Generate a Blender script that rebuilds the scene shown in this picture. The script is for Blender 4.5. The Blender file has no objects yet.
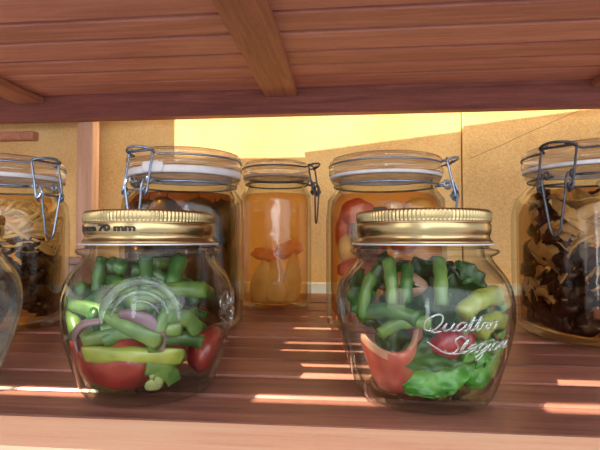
import bpy, bmesh, math, random
from mathutils import Vector, Matrix, noise
R = math.radians
sc = bpy.context.scene
C = sc.collection

# ------------------------------------------------------------------ camera
cam_d = bpy.data.cameras.new('camera'); cam = bpy.data.objects.new('camera', cam_d); C.objects.link(cam)
cam_d.sensor_width = 36.0; cam_d.lens = 471/600*36; cam_d.clip_start = .005; cam_d.clip_end = 50
cam.location = (0, 0, .0795)
cam.rotation_euler = (R(91.8), 0, R(5.5))
sc.camera = cam

# ------------------------------------------------------------------ world, sun, window light, exposure
w = bpy.data.worlds.new('world'); sc.world = w; w.use_nodes = True
bg = w.node_tree.nodes['Background']; bg.inputs[0].default_value = (.80, .80, .88, 1); bg.inputs[1].default_value = .95
sd = bpy.data.lights.new('sun', 'SUN'); sd.energy = 13; sd.color = (1, .87, .66); sd.angle = R(.6)
sun = bpy.data.objects.new('sun', sd); C.objects.link(sun); sun.location = (-1, -.5, 2)
sun.rotation_euler = Vector((.50, .42, -1)).to_track_quat('-Z', 'Y').to_euler()
def area(name, loc, tgt, sx, sy, e, col):
    d = bpy.data.lights.new(name, 'AREA'); d.shape = 'RECTANGLE'; d.size = sx; d.size_y = sy; d.energy = e; d.color = col
    o = bpy.data.objects.new(name, d); C.objects.link(o); o.location = loc
    o.rotation_euler = (Vector(tgt) - Vector(loc)).to_track_quat('-Z', 'Y').to_euler()
area('window_light', (.75, -.95, .85), (0, .3, .1), 2.4, 1.6, 22, (.86, .93, 1))
area('warm_left_light', (-.9, -.8, .6), (0, .35, .1), .6, .9, 4.0, (1, .9, .78))  # soft warm area lamp from the front left
area('wall_fill_light', (.32, .712, .74), (.32, .717, .3), .85, .13, 9, (1, .86, .62))  # added warm lamp above the rear gap, brightens the wall below
area('highlight_strip_light', (-.04, -1.2, .22), (0, .4, .1), .13, .75, 1.6, (.78, .88, 1))  # narrow lamp added for an upright reflection on the right-hand jar
sc.view_settings.view_transform = 'Standard'; sc.view_settings.look = 'None'
sc.view_settings.gamma = 1; sc.view_settings.use_curve_mapping = False
sc.view_settings.exposure = .40
cy = sc.cycles
cy.use_denoising = True; cy.max_bounces = 16; cy.transparent_max_bounces = 40; cy.transmission_bounces = 14
cy.glossy_bounces = 6; cy.diffuse_bounces = 4; cy.sample_clamp_indirect = 6

# ------------------------------------------------------------------ materials
MATS = {}
def lin(c):
    return tuple((v/12.92 if v <= .04045 else ((v+.055)/1.055)**2.4) for v in [x/255 for x in c])
def nt_new(name):
    m = bpy.data.materials.new(name); m.use_nodes = True; nt = m.node_tree; nt.nodes.clear()
    out = nt.nodes.new('ShaderNodeOutputMaterial'); MATS[name] = m
    return m, nt, out
def N(nt, t, **k):
    n = nt.nodes.new(t)
    for a, b in k.items(): setattr(n, a, b)
    return n
def mathn(nt, op, a, b=None):
    n = N(nt, 'ShaderNodeMath', operation=op)
    for i, v in enumerate((a, b)):
        if v is None: continue
        if isinstance(v, (int, float)): n.inputs[i].default_value = v
        else: nt.links.new(v, n.inputs[i])
    return n.outputs[0]
def mottled(name, cols, scale=60, rough=.5, bump=.2, metal=0, stretch=(1, 1, 1), spec=.5, sss=0, detail=4, dist=.0006, coat=0, sheenless=True):
    """noise-mottled surface, cols = list of sRGB colours over the noise range"""
    m, nt, out = nt_new(name)
    tc = N(nt, 'ShaderNodeTexCoord'); mp = N(nt, 'ShaderNodeMapping'); mp.inputs['Scale'].default_value = stretch
    nt.links.new(tc.outputs['Object'], mp.inputs[0])
    no = N(nt, 'ShaderNodeTexNoise'); no.inputs['Scale'].default_value = scale; no.inputs['Detail'].default_value = detail
    nt.links.new(mp.outputs[0], no.inputs['Vector'])
    cr = N(nt, 'ShaderNodeValToRGB'); e = cr.color_ramp.elements
    while len(e) < len(cols): e.new(.5)
    for i, c in enumerate(cols):
        e[i].position = .3 + .4*i/max(1, len(cols)-1); e[i].color = (*lin(c), 1)
    nt.links.new(no.outputs['Fac'], cr.inputs[0])
    b = N(nt, 'ShaderNodeBsdfPrincipled'); nt.links.new(cr.outputs[0], b.inputs['Base Color'])
    b.inputs['Roughness'].default_value = rough; b.inputs['Metallic'].default_value = metal
    b.inputs['Specular IOR Level'].default_value = spec
    if coat: b.inputs['Coat Weight'].default_value = coat; b.inputs['Coat Roughness'].default_value = .15
    if sss:
        b.inputs['Subsurface Weight'].default_value = sss; b.inputs['Subsurface Radius'].default_value = (.004, .003, .001)
        b.inputs['Subsurface Scale'].default_value = 1
    if bump:
        bp = N(nt, 'ShaderNodeBump'); bp.inputs['Strength'].default_value = bump; bp.inputs['Distance'].default_value = dist
        nt.links.new(no.outputs['Fac'], bp.inputs['Height']); nt.links.new(bp.outputs[0], b.inputs['Normal'])
    nt.links.new(b.outputs[0], out.inputs[0])
    return m
def wood(name, cols, along='X', rough=.42, gloss=.5):
    m, nt, out = nt_new(name)
    tc = N(nt, 'ShaderNodeTexCoord'); at = N(nt, 'ShaderNodeAttribute', attribute_name='tone')
    st = {'X': (3, 45, 45), 'Y': (45, 3, 45), 'Z': (45, 45, 3)}[along]
    mp = N(nt, 'ShaderNodeMapping'); mp.inputs['Scale'].default_value = st
    add = N(nt, 'ShaderNodeVectorMath', operation='ADD'); nt.links.new(tc.outputs['Object'], add.inputs[0])
    sv = N(nt, 'ShaderNodeVectorMath', operation='SCALE'); nt.links.new(at.outputs['Color'], sv.inputs[0]); sv.inputs['Scale'].default_value = 7
    nt.links.new(sv.outputs[0], add.inputs[1]); nt.links.new(add.outputs[0], mp.inputs[0])
    n1 = N(nt, 'ShaderNodeTexNoise'); n1.inputs['Scale'].default_value = 1.6; n1.inputs['Detail'].default_value = 6; n1.inputs['Distortion'].default_value = 1.2
    nt.links.new(mp.outputs[0], n1.inputs['Vector'])
    n2 = N(nt, 'ShaderNodeTexNoise'); n2.inputs['Scale'].default_value = 9; n2.inputs['Detail'].default_value = 5
    nt.links.new(mp.outputs[0], n2.inputs['Vector'])
    n3 = N(nt, 'ShaderNodeTexNoise'); n3.inputs['Scale'].default_value = 320; n3.inputs['Detail'].default_value = 3
    nt.links.new(tc.outputs['Object'], n3.inputs['Vector'])
    s = mathn(nt, 'MULTIPLY', n1.outputs['Fac'], .62); s = mathn(nt, 'ADD', s, mathn(nt, 'MULTIPLY', n2.outputs['Fac'], .30))
    s = mathn(nt, 'ADD', s, mathn(nt, 'MULTIPLY', n3.outputs['Fac'], .12))
    s = mathn(nt, 'ADD', s, mathn(nt, 'MULTIPLY', mathn(nt, 'SUBTRACT', at.outputs['Fac'], .5), .25))
    cr = N(nt, 'ShaderNodeValToRGB'); e = cr.color_ramp.elements
    while len(e) < len(cols): e.new(.5)
    for i, c in enumerate(cols):
        e[i].position = .33 + .4*i/(len(cols)-1); e[i].color = (*lin(c), 1)
    nt.links.new(s, cr.inputs[0])
    b = N(nt, 'ShaderNodeBsdfPrincipled'); nt.links.new(cr.outputs[0], b.inputs['Base Color'])
    b.inputs['Roughness'].default_value = rough; b.inputs['Specular IOR Level'].default_value = gloss
    bp = N(nt, 'ShaderNodeBump'); bp.inputs['Strength'].default_value = .25; bp.inputs['Distance'].default_value = .0006
    nt.links.new(s, bp.inputs['Height']); nt.links.new(bp.outputs[0], b.inputs['Normal'])
    nt.links.new(b.outputs[0], out.inputs[0])
    return m
def clear_glass(name, real=.35, tint=(.97, .985, .97), edge=(.55, .62, .58), bump=.0, add_refl=0.0):
    """jar glass: thin-wall transmission, Fresnel-like reflection, thicker looking at glancing angles"""
    m, nt, out = nt_new(name)
    lw = N(nt, 'ShaderNodeLayerWeight'); lw.inputs[0].default_value = .5
    f5 = mathn(nt, 'POWER', lw.outputs['Facing'], 4.0)
    fac = mathn(nt, 'ADD', mathn(nt, 'MULTIPLY', f5, .80), .024+add_refl)
    e3 = mathn(nt, 'POWER', lw.outputs['Facing'], 3.0)
    mx = N(nt, 'ShaderNodeMix', data_type='RGBA'); nt.links.new(e3, mx.inputs[0])
    mx.inputs[6].default_value = (*tint, 1); mx.inputs[7].default_value = (*edge, 1)
    tr = N(nt, 'ShaderNodeBsdfTransparent'); nt.links.new(mx.outputs[2], tr.inputs[0])
    gl = N(nt, 'ShaderNodeBsdfGlossy'); gl.inputs['Roughness'].default_value = .03
    a = N(nt, 'ShaderNodeMixShader'); nt.links.new(fac, a.inputs[0]); nt.links.new(tr.outputs[0], a.inputs[1]); nt.links.new(gl.outputs[0], a.inputs[2])
    rg = N(nt, 'ShaderNodeBsdfGlass'); rg.inputs['IOR'].default_value = 1.46; rg.inputs['Color'].default_value = (*tint, 1); rg.inputs['Roughness'].default_value = .01
    if bump:
        tc = N(nt, 'ShaderNodeTexCoord'); no = N(nt, 'ShaderNodeTexNoise'); no.inputs['Scale'].default_value = 55; no.inputs['Detail'].default_value = 1
        nt.links.new(tc.outputs['Object'], no.inputs['Vector'])
        bp = N(nt, 'ShaderNodeBump'); bp.inputs['Strength'].default_value = bump; bp.inputs['Distance'].default_value = .002
        nt.links.new(no.outputs['Fac'], bp.inputs['Height'])
        nt.links.new(bp.outputs[0], gl.inputs['Normal']); nt.links.new(bp.outputs[0], rg.inputs['Normal'])
    b = N(nt, 'ShaderNodeMixShader'); b.inputs[0].default_value = real
    nt.links.new(a.outputs[0], b.inputs[1]); nt.links.new(rg.outputs[0], b.inputs[2]); nt.links.new(b.outputs[0], out.inputs[0])
    return m
def brine(name, through, body, opaque, rough=.1):
    """coloured liquid: partly clear (through), partly cloudy (body)"""
    m, nt, out = nt_new(name)
    tr = N(nt, 'ShaderNodeBsdfTransparent'); tr.inputs[0].default_value = (*lin(through), 1)
    df = N(nt, 'ShaderNodeBsdfDiffuse'); df.inputs[0].default_value = (*lin(body), 1)
    tl = N(nt, 'ShaderNodeBsdfTranslucent'); tl.inputs[0].default_value = (*lin(body), 1)
    a = N(nt, 'ShaderNodeMixShader'); a.inputs[0].default_value = .5
    nt.links.new(df.outputs[0], a.inputs[1]); nt.links.new(tl.outputs[0], a.inputs[2])
    tc = N(nt, 'ShaderNodeTexCoord'); no = N(nt, 'ShaderNodeTexNoise'); no.inputs['Scale'].default_value = 18; nt.links.new(tc.outputs['Object'], no.inputs['Vector'])
    fac = mathn(nt, 'ADD', mathn(nt, 'MULTIPLY', no.outputs['Fac'], .05+opaque*.5), opaque*.75)
    b = N(nt, 'ShaderNodeMixShader'); nt.links.new(fac, b.inputs[0])
    nt.links.new(tr.outputs[0], b.inputs[1]); nt.links.new(a.outputs[0], b.inputs[2]); nt.links.new(b.outputs[0], out.inputs[0])
    return m

W_LOW = wood('shelf_wood', [(108, 70, 60), (144, 96, 80), (174, 122, 104)], 'X', .36, .55)
W_UP = wood('upper_slat_wood', [(178, 118, 100), (204, 142, 122), (218, 160, 140)], 'X', .55, .35)
W_BEAM = wood('beam_wood', [(112, 64, 58), (142, 84, 72), (162, 102, 86)], 'X', .6, .3)
W_BAT = wood('batten_wood', [(138, 88, 64), (168, 110, 82), (188, 132, 100)], 'Y', .6, .3)
W_PALE = wood('pale_board_wood', [(222, 162, 128), (244, 192, 156), (250, 210, 176)], 'X', .5, .4)
W_POST = wood('post_wood', [(196, 150, 116), (220, 176, 142), (234, 196, 166)], 'Z', .6, .3)
GLASS = clear_glass('jar_glass', 0, bump=.12)
GLASS_B = clear_glass('clamp_jar_glass', 0, tint=(.97, .97, .93), edge=(.6, .56, .46), bump=.25)
GLASS_LID = clear_glass('glass_lid_glass', .3, add_refl=.08, tint=(.97, .96, .95), edge=(.6, .55, .5), bump=.15)
EMB = clear_glass('embossed_glass', .3, tint=(.93, .97, .97), edge=(.5, .6, .62), bump=.5, add_refl=.22)
MED = clear_glass('moulded_glass', .55, tint=(.94, .97, .96), edge=(.5, .6, .62), bump=.15, add_refl=.05)
GOLD = mottled('gold_lid_metal', [(152, 134, 94), (182, 164, 120)], 40, .27, .05, metal=1)
WHITE = mottled('white_rubber', [(205, 208, 210), (232, 234, 236)], 80, .5, 0)
SEAL = mottled('sealing_disc', [(196, 200, 204), (226, 228, 232)], 80, .3, 0, metal=.5)
STEEL = mottled('galvanised_wire', [(120, 140, 165), (165, 184, 205)], 400, .3, .1, metal=.85)
STEEL_D = mottled('dull_wire', [(70, 72, 78), (104, 106, 112)], 400, .4, .1, metal=.7)
INK = mottled('black_ink', [(16, 14, 10), (30, 26, 20)], 80, .5, 0)

# ------------------------------------------------------------------ mesh helpers
def link(name, bm, m, parent=None, smooth=True):
    me = bpy.data.meshes.new(name); bmesh.ops.recalc_face_normals(bm, faces=bm.faces); bm.to_mesh(me); bm.free()
    me.materials.append(m)
    if smooth:
        for p in me.polygons: p.use_smooth = True
    o = bpy.data.objects.new(name, me); C.objects.link(o)
    if parent: o.parent = parent
    return o
def empty(name, label, cat, loc, rz=0, group=None):
    o = bpy.data.objects.new(name, None); C.objects.link(o); o.location = loc; o.rotation_euler = (0, 0, rz)
    o.empty_display_size = .02
    return tag(o, label, cat, group)
def tag(o, label, cat, group=None, kind=None):
    o['label'] = label; o['category'] = cat
    if group: o['group'] = group
    if kind: o['kind'] = kind
    return o
def box(bm, x0, x1, y0, y1, z0, z1, tone=None, rot=0, bev=.0012, rough_edge=0):
    """board with slightly broken edges; many cuts along its longest side let it waver"""
    n0 = len(bm.verts)
    L = [x1-x0, y1-y0, z1-z0]; ax = L.index(max(L)); n = 14 if rough_edge else 1
    lo = [x0, y0, z0]; hi = [x1, y1, z1]
    oth = [i for i in range(3) if i != ax]; a, b = oth
    b_ = min(bev, .3*min(L[a], L[b]))
    prof = [(lo[a]+b_, lo[b]), (hi[a]-b_, lo[b]), (hi[a], lo[b]+b_), (hi[a], hi[b]-b_), (hi[a]-b_, hi[b]), (lo[a]+b_, hi[b]), (lo[a], hi[b]-b_), (lo[a], lo[b]+b_)]
    rings = []; ctr = Vector(((x0+x1)/2, (y0+y1)/2, (z0+z1)/2)); M = Matrix.Rotation(rot, 3, 'Z')
    lay = bm.verts.layers.float_color.get('tone') or bm.verts.layers.float_color.new('tone')
    t = random.random() if tone is None else tone
    for k in range(n+1):
        c = lo[ax] + (hi[ax]-lo[ax])*k/n; r = []
        for (pa, pb) in prof:
            v = [0, 0, 0]; v[ax] = c; v[a] = pa; v[b] = pb
            if rough_edge:
                j = noise.noise(Vector((c*14, pa*30+t*50, pb*3)))*rough_edge; v[a] += j
            vv = bm.verts.new(M @ (Vector(v)-ctr) + ctr); vv[lay] = (t, t, t, 1); r.append(vv)
        rings.append(r)
    for k in range(n):
        for i in range(8):
            bm.faces.new((rings[k][i], rings[k][(i+1) % 8], rings[k+1][(i+1) % 8], rings[k+1][i]))
    bm.faces.new(rings[0]); bm.faces.new(rings[-1])
def loft(rings, seg=72, close_ends=True, bm=None):
    """rings: (r, z) or (r, z, squareness). round to rounded-square rings stacked into one skin"""
    bm = bm or bmesh.new(); rr = []
    for q in rings:
        r, z = q[0], q[1]; sq = q[2] if len(q) > 2 else 0
        ring = []
        if r < 1e-6: rr.append([bm.verts.new((0, 0, z))]); continue
        for i in range(seg):
            a = 2*math.pi*i/seg; c, s = math.cos(a), math.sin(a)
            k = 1.0
            if sq: n = 2+sq; k = (abs(c)**n+abs(s)**n)**(-1/n)
            ring.append(bm.verts.new((r*k*c, r*k*s, z)))
        rr.append(ring)
    for a, b in zip(rr, rr[1:]):
        if len(a) == 1 and len(b) == 1: continue
        for i in range(seg):
            j = (i+1) % seg
            if len(a) == 1: bm.faces.new((a[0], b[i], b[j]))
            elif len(b) == 1: bm.faces.new((a[i], a[j], b[0]))
            else: bm.faces.new((a[i], a[j], b[j], b[i]))
    return bm
def smooth_profile(pts, n=4):
    """Catmull-Rom through (r, z[, sq])"""
    pts = [tuple(p)+(0,)*(3-len(p)) for p in pts]; out = []
    for i in range(len(pts)-1):
        p0 = pts[max(i-1, 0)]; p1 = pts[i]; p2 = pts[i+1]; p3 = pts[min(i+2, len(pts)-1)]
        for k in range(n):
            t = k/n
            out.append(tuple(max(0, .5*((2*b)+(-a+c)*t+(2*a-5*b+4*c-d)*t*t+(-a+3*b-3*c+d)*t**3)) if q != 1 else .5*((2*b)+(-a+c)*t+(2*a-5*b+4*c-d)*t*t+(-a+3*b-3*c+d)*t**3) for q, (a, b, c, d) in enumerate(zip(p0, p1, p2, p3))))
    out.append(pts[-1]); return out
def tube(bm, pts, r, seg=8, closed=False, flat=1.0, caps=True, rfun=None, round_caps=False):
    P = [Vector(p) for p in pts]; n = len(P)
    T = []
    for i in range(n):
        if closed: d = P[(i+1) % n]-P[i-1]
        else: d = P[min(i+1, n-1)]-P[max(i-1, 0)]
        T.append(d.normalized())
    up = Vector((0, 0, 1)) if abs(T[0].z) < .9 else Vector((0, 1, 0))
    u = (up - T[0]*up.dot(T[0])).normalized(); rings = []
    for i in range(n):
        u = (u - T[i]*u.dot(T[i])).normalized(); v = T[i].cross(u)
        rad = r*(rfun(i/(n-1)) if rfun else 1)
        rings.append([bm.verts.new(P[i]+(u*math.cos(2*math.pi*k/seg)+v*math.sin(2*math.pi*k/seg)*flat)*rad) for k in range(seg)])
    m = n if closed else n-1
    for i in range(m):
        a, b = rings[i], rings[(i+1) % n]
        for k in range(seg): bm.faces.new((a[k], a[(k+1) % seg], b[(k+1) % seg], b[k]))
    if not closed and caps:
        for ring, s in ((rings[0], -1), (rings[-1], 1)):
            c = bm.verts.new(sum((v.co for v in ring), Vector())/seg + (T[0]*-1 if s < 0 else T[-1])*(r*.5 if round_caps else 0))
            for k in range(seg): bm.faces.new((ring[k], ring[(k+1) % seg], c))
def spline(pts, n=6):
    P = [Vector(p) for p in pts]; out = []
    for i in range(len(P)-1):
        a, b, c, d = P[max(i-1, 0)], P[i], P[i+1], P[min(i+2, len(P)-1)]
        for k in range(n):
            t = k/n; out.append(.5*((2*b)+(c-a)*t+(2*a-5*b+4*c-d)*t*t+(3*b-a-3*c+d)*t**3))
    out.append(P[-1]); return out

# ------------------------------------------------------------------ the setting: wall and ledge
def struct(name, bm, m):
    o = link(name, bm, m, smooth=False); o['kind'] = 'structure'; return o
def wall_material():
    m, nt, out = nt_new('stone_wall')
    tc = N(nt, 'ShaderNodeTexCoord'); sx = N(nt, 'ShaderNodeSeparateXYZ'); nt.links.new(tc.outputs['Object'], sx.inputs[0])
    n1 = N(nt, 'ShaderNodeTexNoise'); n1.inputs['Scale'].default_value = 420; n1.inputs['Detail'].default_value = 5
    n2 = N(nt, 'ShaderNodeTexNoise'); n2.inputs['Scale'].default_value = 9; n2.inputs['Detail'].default_value = 4
    for n in (n1, n2): nt.links.new(tc.outputs['Object'], n.inputs['Vector'])
    s = mathn(nt, 'ADD', mathn(nt, 'MULTIPLY', n1.outputs['Fac'], .55), mathn(nt, 'MULTIPLY', n2.outputs['Fac'], .45))
    cr = N(nt, 'ShaderNodeValToRGB'); e = cr.color_ramp.elements; e.new(.5)
    for q, (p, c) in enumerate(((.30, (204, 162, 98)), (.5, (232, 194, 124)), (.72, (246, 216, 150)))):
        e[q].position = p; e[q].color = (*lin(c), 1)
    nt.links.new(s, cr.inputs[0])
    # hairline crack running down to the left on the right panel
    d = mathn(nt, 'ABSOLUTE', mathn(nt, 'ADD', mathn(nt, 'SUBTRACT', sx.outputs['Z'], mathn(nt, 'MULTIPLY', sx.outputs['X'], .44)),
                                    mathn(nt, 'ADD', mathn(nt, 'MULTIPLY', n2.outputs['Fac'], .012), -.1280)))
    line = mathn(nt, 'LESS_THAN', d, .0007)
    gate = mathn(nt, 'MULTIPLY', line, mathn(nt, 'GREATER_THAN', sx.outputs['X'], .2))
    mx = N(nt, 'ShaderNodeMix', data_type='RGBA'); nt.links.new(mathn(nt, 'MULTIPLY', gate, .6), mx.inputs[0])
    nt.links.new(cr.outputs[0], mx.inputs[6]); mx.inputs[7].default_value = (*lin((110, 78, 46)), 1)
    b = N(nt, 'ShaderNodeBsdfPrincipled'); nt.links.new(mx.outputs[2], b.inputs['Base Color']); b.inputs['Roughness'].default_value = .7
    bp = N(nt, 'ShaderNodeBump'); bp.inputs['Strength'].default_value = .4; bp.inputs['Distance'].default_value = .001
    nt.links.new(n1.outputs['Fac'], bp.inputs['Height']); nt.links.new(bp.outputs[0], b.inputs['Normal'])
    nt.links.new(b.outputs[0], out.inputs[0]); return m
WALL = wall_material()
WY = .785
bm = bmesh.new(); box(bm, -1.3, .188, WY, WY+.06, -.35, .75, .5); box(bm, .190, 1.2, WY-.003, WY+.06, -.35, .75, .5)
struct('wall_back', bm, WALL)
bm = bmesh.new(); box(bm, -1.2, 1.2, WY-.03, WY-.0045, -.35, .010, .5)
struct('baseboard_back', bm, mottled('cream_ledge', [(206, 198, 160), (226, 220, 186)], 40, .5, .1))

# ------------------------------------------------------------------ the wooden shelf rack
random.seed(4)
rack = empty('shelf_rack', 'slatted reddish-brown wooden rack with an upper and a lower shelf holding all the jars', 'shelf', (0, .45, 0))
def rack_part(name, bm, m):
    o = link(name, bm, m, rack, smooth=False); o.location = (0, -.45, 0); return o
bm = bmesh.new()
y = .2050
edges = []
while y < .69:
    wd = random.choice((.030, .034, .037, .033)); g = random.choice((.0010, .0016, .0022))
    box(bm, -.85, .75, y, y+wd, -.012+random.uniform(-.001, 0), random.uniform(-.0012, 0), rough_edge=.0012, rot=random.uniform(-.001, .001)); y += wd+g
rack_part('lower_shelf', bm, W_LOW)
bm = bmesh.new(); box(bm, -.85, .75, .1720, .2035, -.016, .0000, .75, rough_edge=.0015)
box(bm, -.85, .75, .1720, .2035, -.0168, -.0161, .75)
rack_part('front_board', bm, W_PALE)
bm = bmesh.new(); box(bm, -.85, .75, .1400, .1705, -.020, -.0035, .35, rough_edge=.0015); rack_part('front_rail', bm, W_PALE)
for xx in (-.60, -.16, .30):
    bm = bmesh.new(); box(bm, xx-.02, xx+.02, .14, .70, -.033, -.0205); rack_part('lower_cross_batten', bm, W_BAT)
# upper shelf: gap positions (centre, width)
gaps = [(.068, .001), (.104, .015), (.146, .011), (.168, .008), (.208, .010), (.235, .010), (.293, .011), (.360, .008), (.420, .006), (.474, .008), (.523, .006), (.579, .006), (.624, .005), (.667, .004)]
bm = bmesh.new(); prev = -.02
for gc, gw in gaps + [(.7195, .001)]:
    box(bm, -.95, .85, prev, gc-gw/2, .314, .323, rough_edge=.0022, rot=random.uniform(-.0015, .0015), bev=.0016); prev = gc+gw/2
rack_part('upper_shelf', bm, W_UP)
bm = bmesh.new(); box(bm, -.95, .85, .720, .741, .2755, .3245, .4); rack_part('rear_beam', bm, W_BEAM)
for x0, x1 in ((-.124, -.073), (-.536, -.492), (.36, .40)):
    bm = bmesh.new(); box(bm, x0, x1, -.02, .7195, .302, .3135, .5, rough_edge=.0008)
    rack_part('cross_batten', bm, W_BAT)
bm = bmesh.new(); box(bm, -.446, -.418, .742, .764, -.30, .323, .6); rack_part('rear_post', bm, W_POST)
# unseen boards added on the upper shelf to break the sun into streaks
for x0, x1, y0, y1 in ((-.95, -.375, -.02, .385), (-.345, -.315, .20, .30), (-.258, -.212, -.02, .385), (-.137, -.072, -.02, .385), (-.070, .0, .160, .385), (.002, .6, -.02, .385), (-.95, .6, .388, .500), (-.95, .6, .503, .716)):
    bm = bmesh.new(); box(bm, x0, x1, y0, y1, .3255, .3325); rack_part('sun_block_board', bm, W_BAT)
bm = bmesh.new(); box(bm, -.12, .64, .7285, .7585, .3255, .3325, rot=R(2.6)); rack_part('sun_block_plank', bm, W_BAT)  # unseen plank added to slant the lower edge of sun on the wall
bm = bmesh.new(); box(bm, -.99, -.365, .725, .772, .3255, .45); rack_part('sun_block_side', bm, W_BAT)  # unseen board added to keep sun off the left of the wall
bm = bmesh.new(); box(bm, -.85, -.4235, .60, .612, .216, .228, .9); rack_part('diagonal_brace', bm, W_BAT)

# pale carton behind the front jars
cb = empty('carton_box', 'small pale grey-pink carton box with a flat lid at the left of the back wall', 'box', (-.385, .62, 0))
CART = mottled('carton', [(176, 156, 150), (200, 184, 178)], 60, .7, .1)
bm = bmesh.new(); box(bm, -.04, .04, -.03, .03, 0, .047); link('box_body', bm, CART, cb, False)
bm = bmesh.new(); box(bm, -.043, .043, -.033, .033, .0472, .055); link('box_lid', bm, CART, cb, False)

# ------------------------------------------------------------------ the squat preserving jars with gold lids
OUT = [(.0300, .0000), (.0325, .0012), (.0350, .0050), (.0382, .0140), (.0412, .0240), (.0436, .0340), (.0446, .0430), (.0440, .0515), (.0420, .0585), (.0385, .0640), (.0355, .0680), (.0340, .0705)]
def out_r(z):
    for (r0, z0), (r1, z1) in zip(OUT, OUT[1:]):
        if z0 <= z <= z1: return r0+(r1-r0)*(z-z0)/(z1-z0)
    return OUT[-1][0]
SCRIPT = {  # joined handwriting as polylines (x, y), x-height 1, one list of strokes per letter, advance last
 'Q': ([[(1.2, 1.9), (.5, 1.7), (.1, .9), (.4, .1), (1.1, .1), (1.6, .9), (1.5, 1.7), (1.0, 2.0), (.5, 1.6)], [(.7, .4), (1.2, -.2), (1.9, .0)]], 1.9),
 'S': ([[(1.5, 1.7), (1.1, 2.1), (.6, 1.7), (.8, 1.2), (1.2, .7), (1.0, .1), (.4, 0), (0, .4)]], 1.5),
 'u': ([[(0, .2), (.2, 1), (.15, .3), (.4, 0), (.8, .5), (.9, 1), (.85, .2), (1.1, 0), (1.3, .3)]], 1.2),
 'a': ([[(.9, .9), (.4, 1), (.1, .5), (.3, .05), (.7, .3), (.95, .95), (.85, .2), (1.1, 0), (1.3, .3)]], 1.2),
 't': ([[(0, .2), (.4, 1.8), (.25, .2), (.5, 0), (.8, .3)], [(.05, 1.15), (.7, 1.2)]], .72),
 'r': ([[(0, .2), (.2, 1), (.35, .8), (.7, .95), (.6, .2), (.8, 0), (1.0, .3)]], .92),
 'o': ([[(.5, 1), (.1, .6), (.3, 0), (.8, .1), (.9, .7), (.5, 1), (.9, .85), (1.2, .9)]], 1.1),
 'g': ([[(.9, .9), (.4, 1), (.1, .5), (.3, .1), (.8, .4), (.95, .95), (.8, -.6), (.4, -1), (.2, -.6), (.8, 0), (1.2, .3)]], 1.1),
 'i': ([[(0, .2), (.25, 1), (.15, .2), (.4, 0), (.6, .3)], [(.32, 1.35), (.36, 1.45)]], .55),
 'n': ([[(0, .2), (.2, 1), (.15, 0), (.3, .7), (.7, 1), (.75, .2), (.95, 0), (1.15, .3)]], 1.05),
}
def wrap(a, z, lift): # a = arc angle from the front (-y), positive to the right
    r = out_r(z)+lift; return (r*math.sin(a), -r*math.cos(a), z)
def emboss_script(parent, a0, z0, h=.0042, rows=(('Quattro', 0, 0), ('Stagioni', .22, -.0098))):
    bm = bmesh.new()
    for word, da, dz in rows:
        a = a0+da; z = z0+dz
        for ch in word:
            strokes, adv = SCRIPT[ch]
            for s in strokes:
                pts = [wrap(a+(x+.3*yy)*h*1.28/.045, z+yy*h, .0003) for x, yy in s]
                pts = spline(pts, 4) if len(pts) > 2 else pts
                tube(bm, pts, .00055, 6)
            a += adv*h*1.28/.045
    # flourish under the words
    pts = [wrap(a0+.05+.9*k/20, z0-.0045-.004*math.sin(k/20*6)-.006*k/20, .0003) for k in range(21)]
    tube(bm, pts, .00045, 6)
    return link('embossed_script', bm, EMB, parent)
def emboss_medallion(parent, a0, z0):
    bm = bmesh.new()
    for rad, tr, b0, b1 in ((.0185, .0023, -6, 186), (.0132, .0012, 8, 172), (.0090, .0009, 20, 120)):
        pts = []
        for q in range(37):
            t = R(b0+(b1-b0)*q/36); pts.append(wrap(a0+rad*math.cos(t)/.046, z0+rad*.92*math.sin(t), .0003-tr*.55))
        tube(bm, pts, tr, 12, rfun=lambda u: .35+.65*min(1, 5*u, 5*(1-u)), round_caps=True)
    return link('embossed_medallion', bm, MED, parent)
def text_on_lid(parent, txt, a0, a1, z0, h, name, off=.0, r=.0343):
    cu = bpy.data.curves.new(name, 'FONT'); cu.body = txt; cu.size = 1; cu.offset = off; cu.extrude = 0
    to = bpy.data.objects.new(name, cu); C.objects.link(to); bpy.context.view_layer.update()
    me = bpy.data.meshes.new_from_object(to.evaluated_get(bpy.context.evaluated_depsgraph_get()))
    bpy.data.objects.remove(to); 
    bm = bmesh.new(); bm.from_mesh(me); bpy.data.meshes.remove(me)
    bmesh.ops.subdivide_edges(bm, edges=[e for e in bm.edges if e.calc_length() > .3], cuts=2)
    xs = [v.co.x for v in bm.verts]; xm, xM = min(xs), max(xs)
    for v in bm.verts:
        a = a0+(a1-a0)*(v.co.x-xm)/(xM-xm); z = z0+v.co.y*h/.7
        v.co = (r*math.sin(a), -r*math.cos(a), z)
    ext = bmesh.ops.extrude_face_region(bm, geom=bm.faces[:])
    for v in ext['geom']:
        if isinstance(v, bmesh.types.BMVert):
            v.co.x *= 1-.0004/r; v.co.y *= 1-.0004/r
    return link(name, bm, INK, parent, False)
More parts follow.
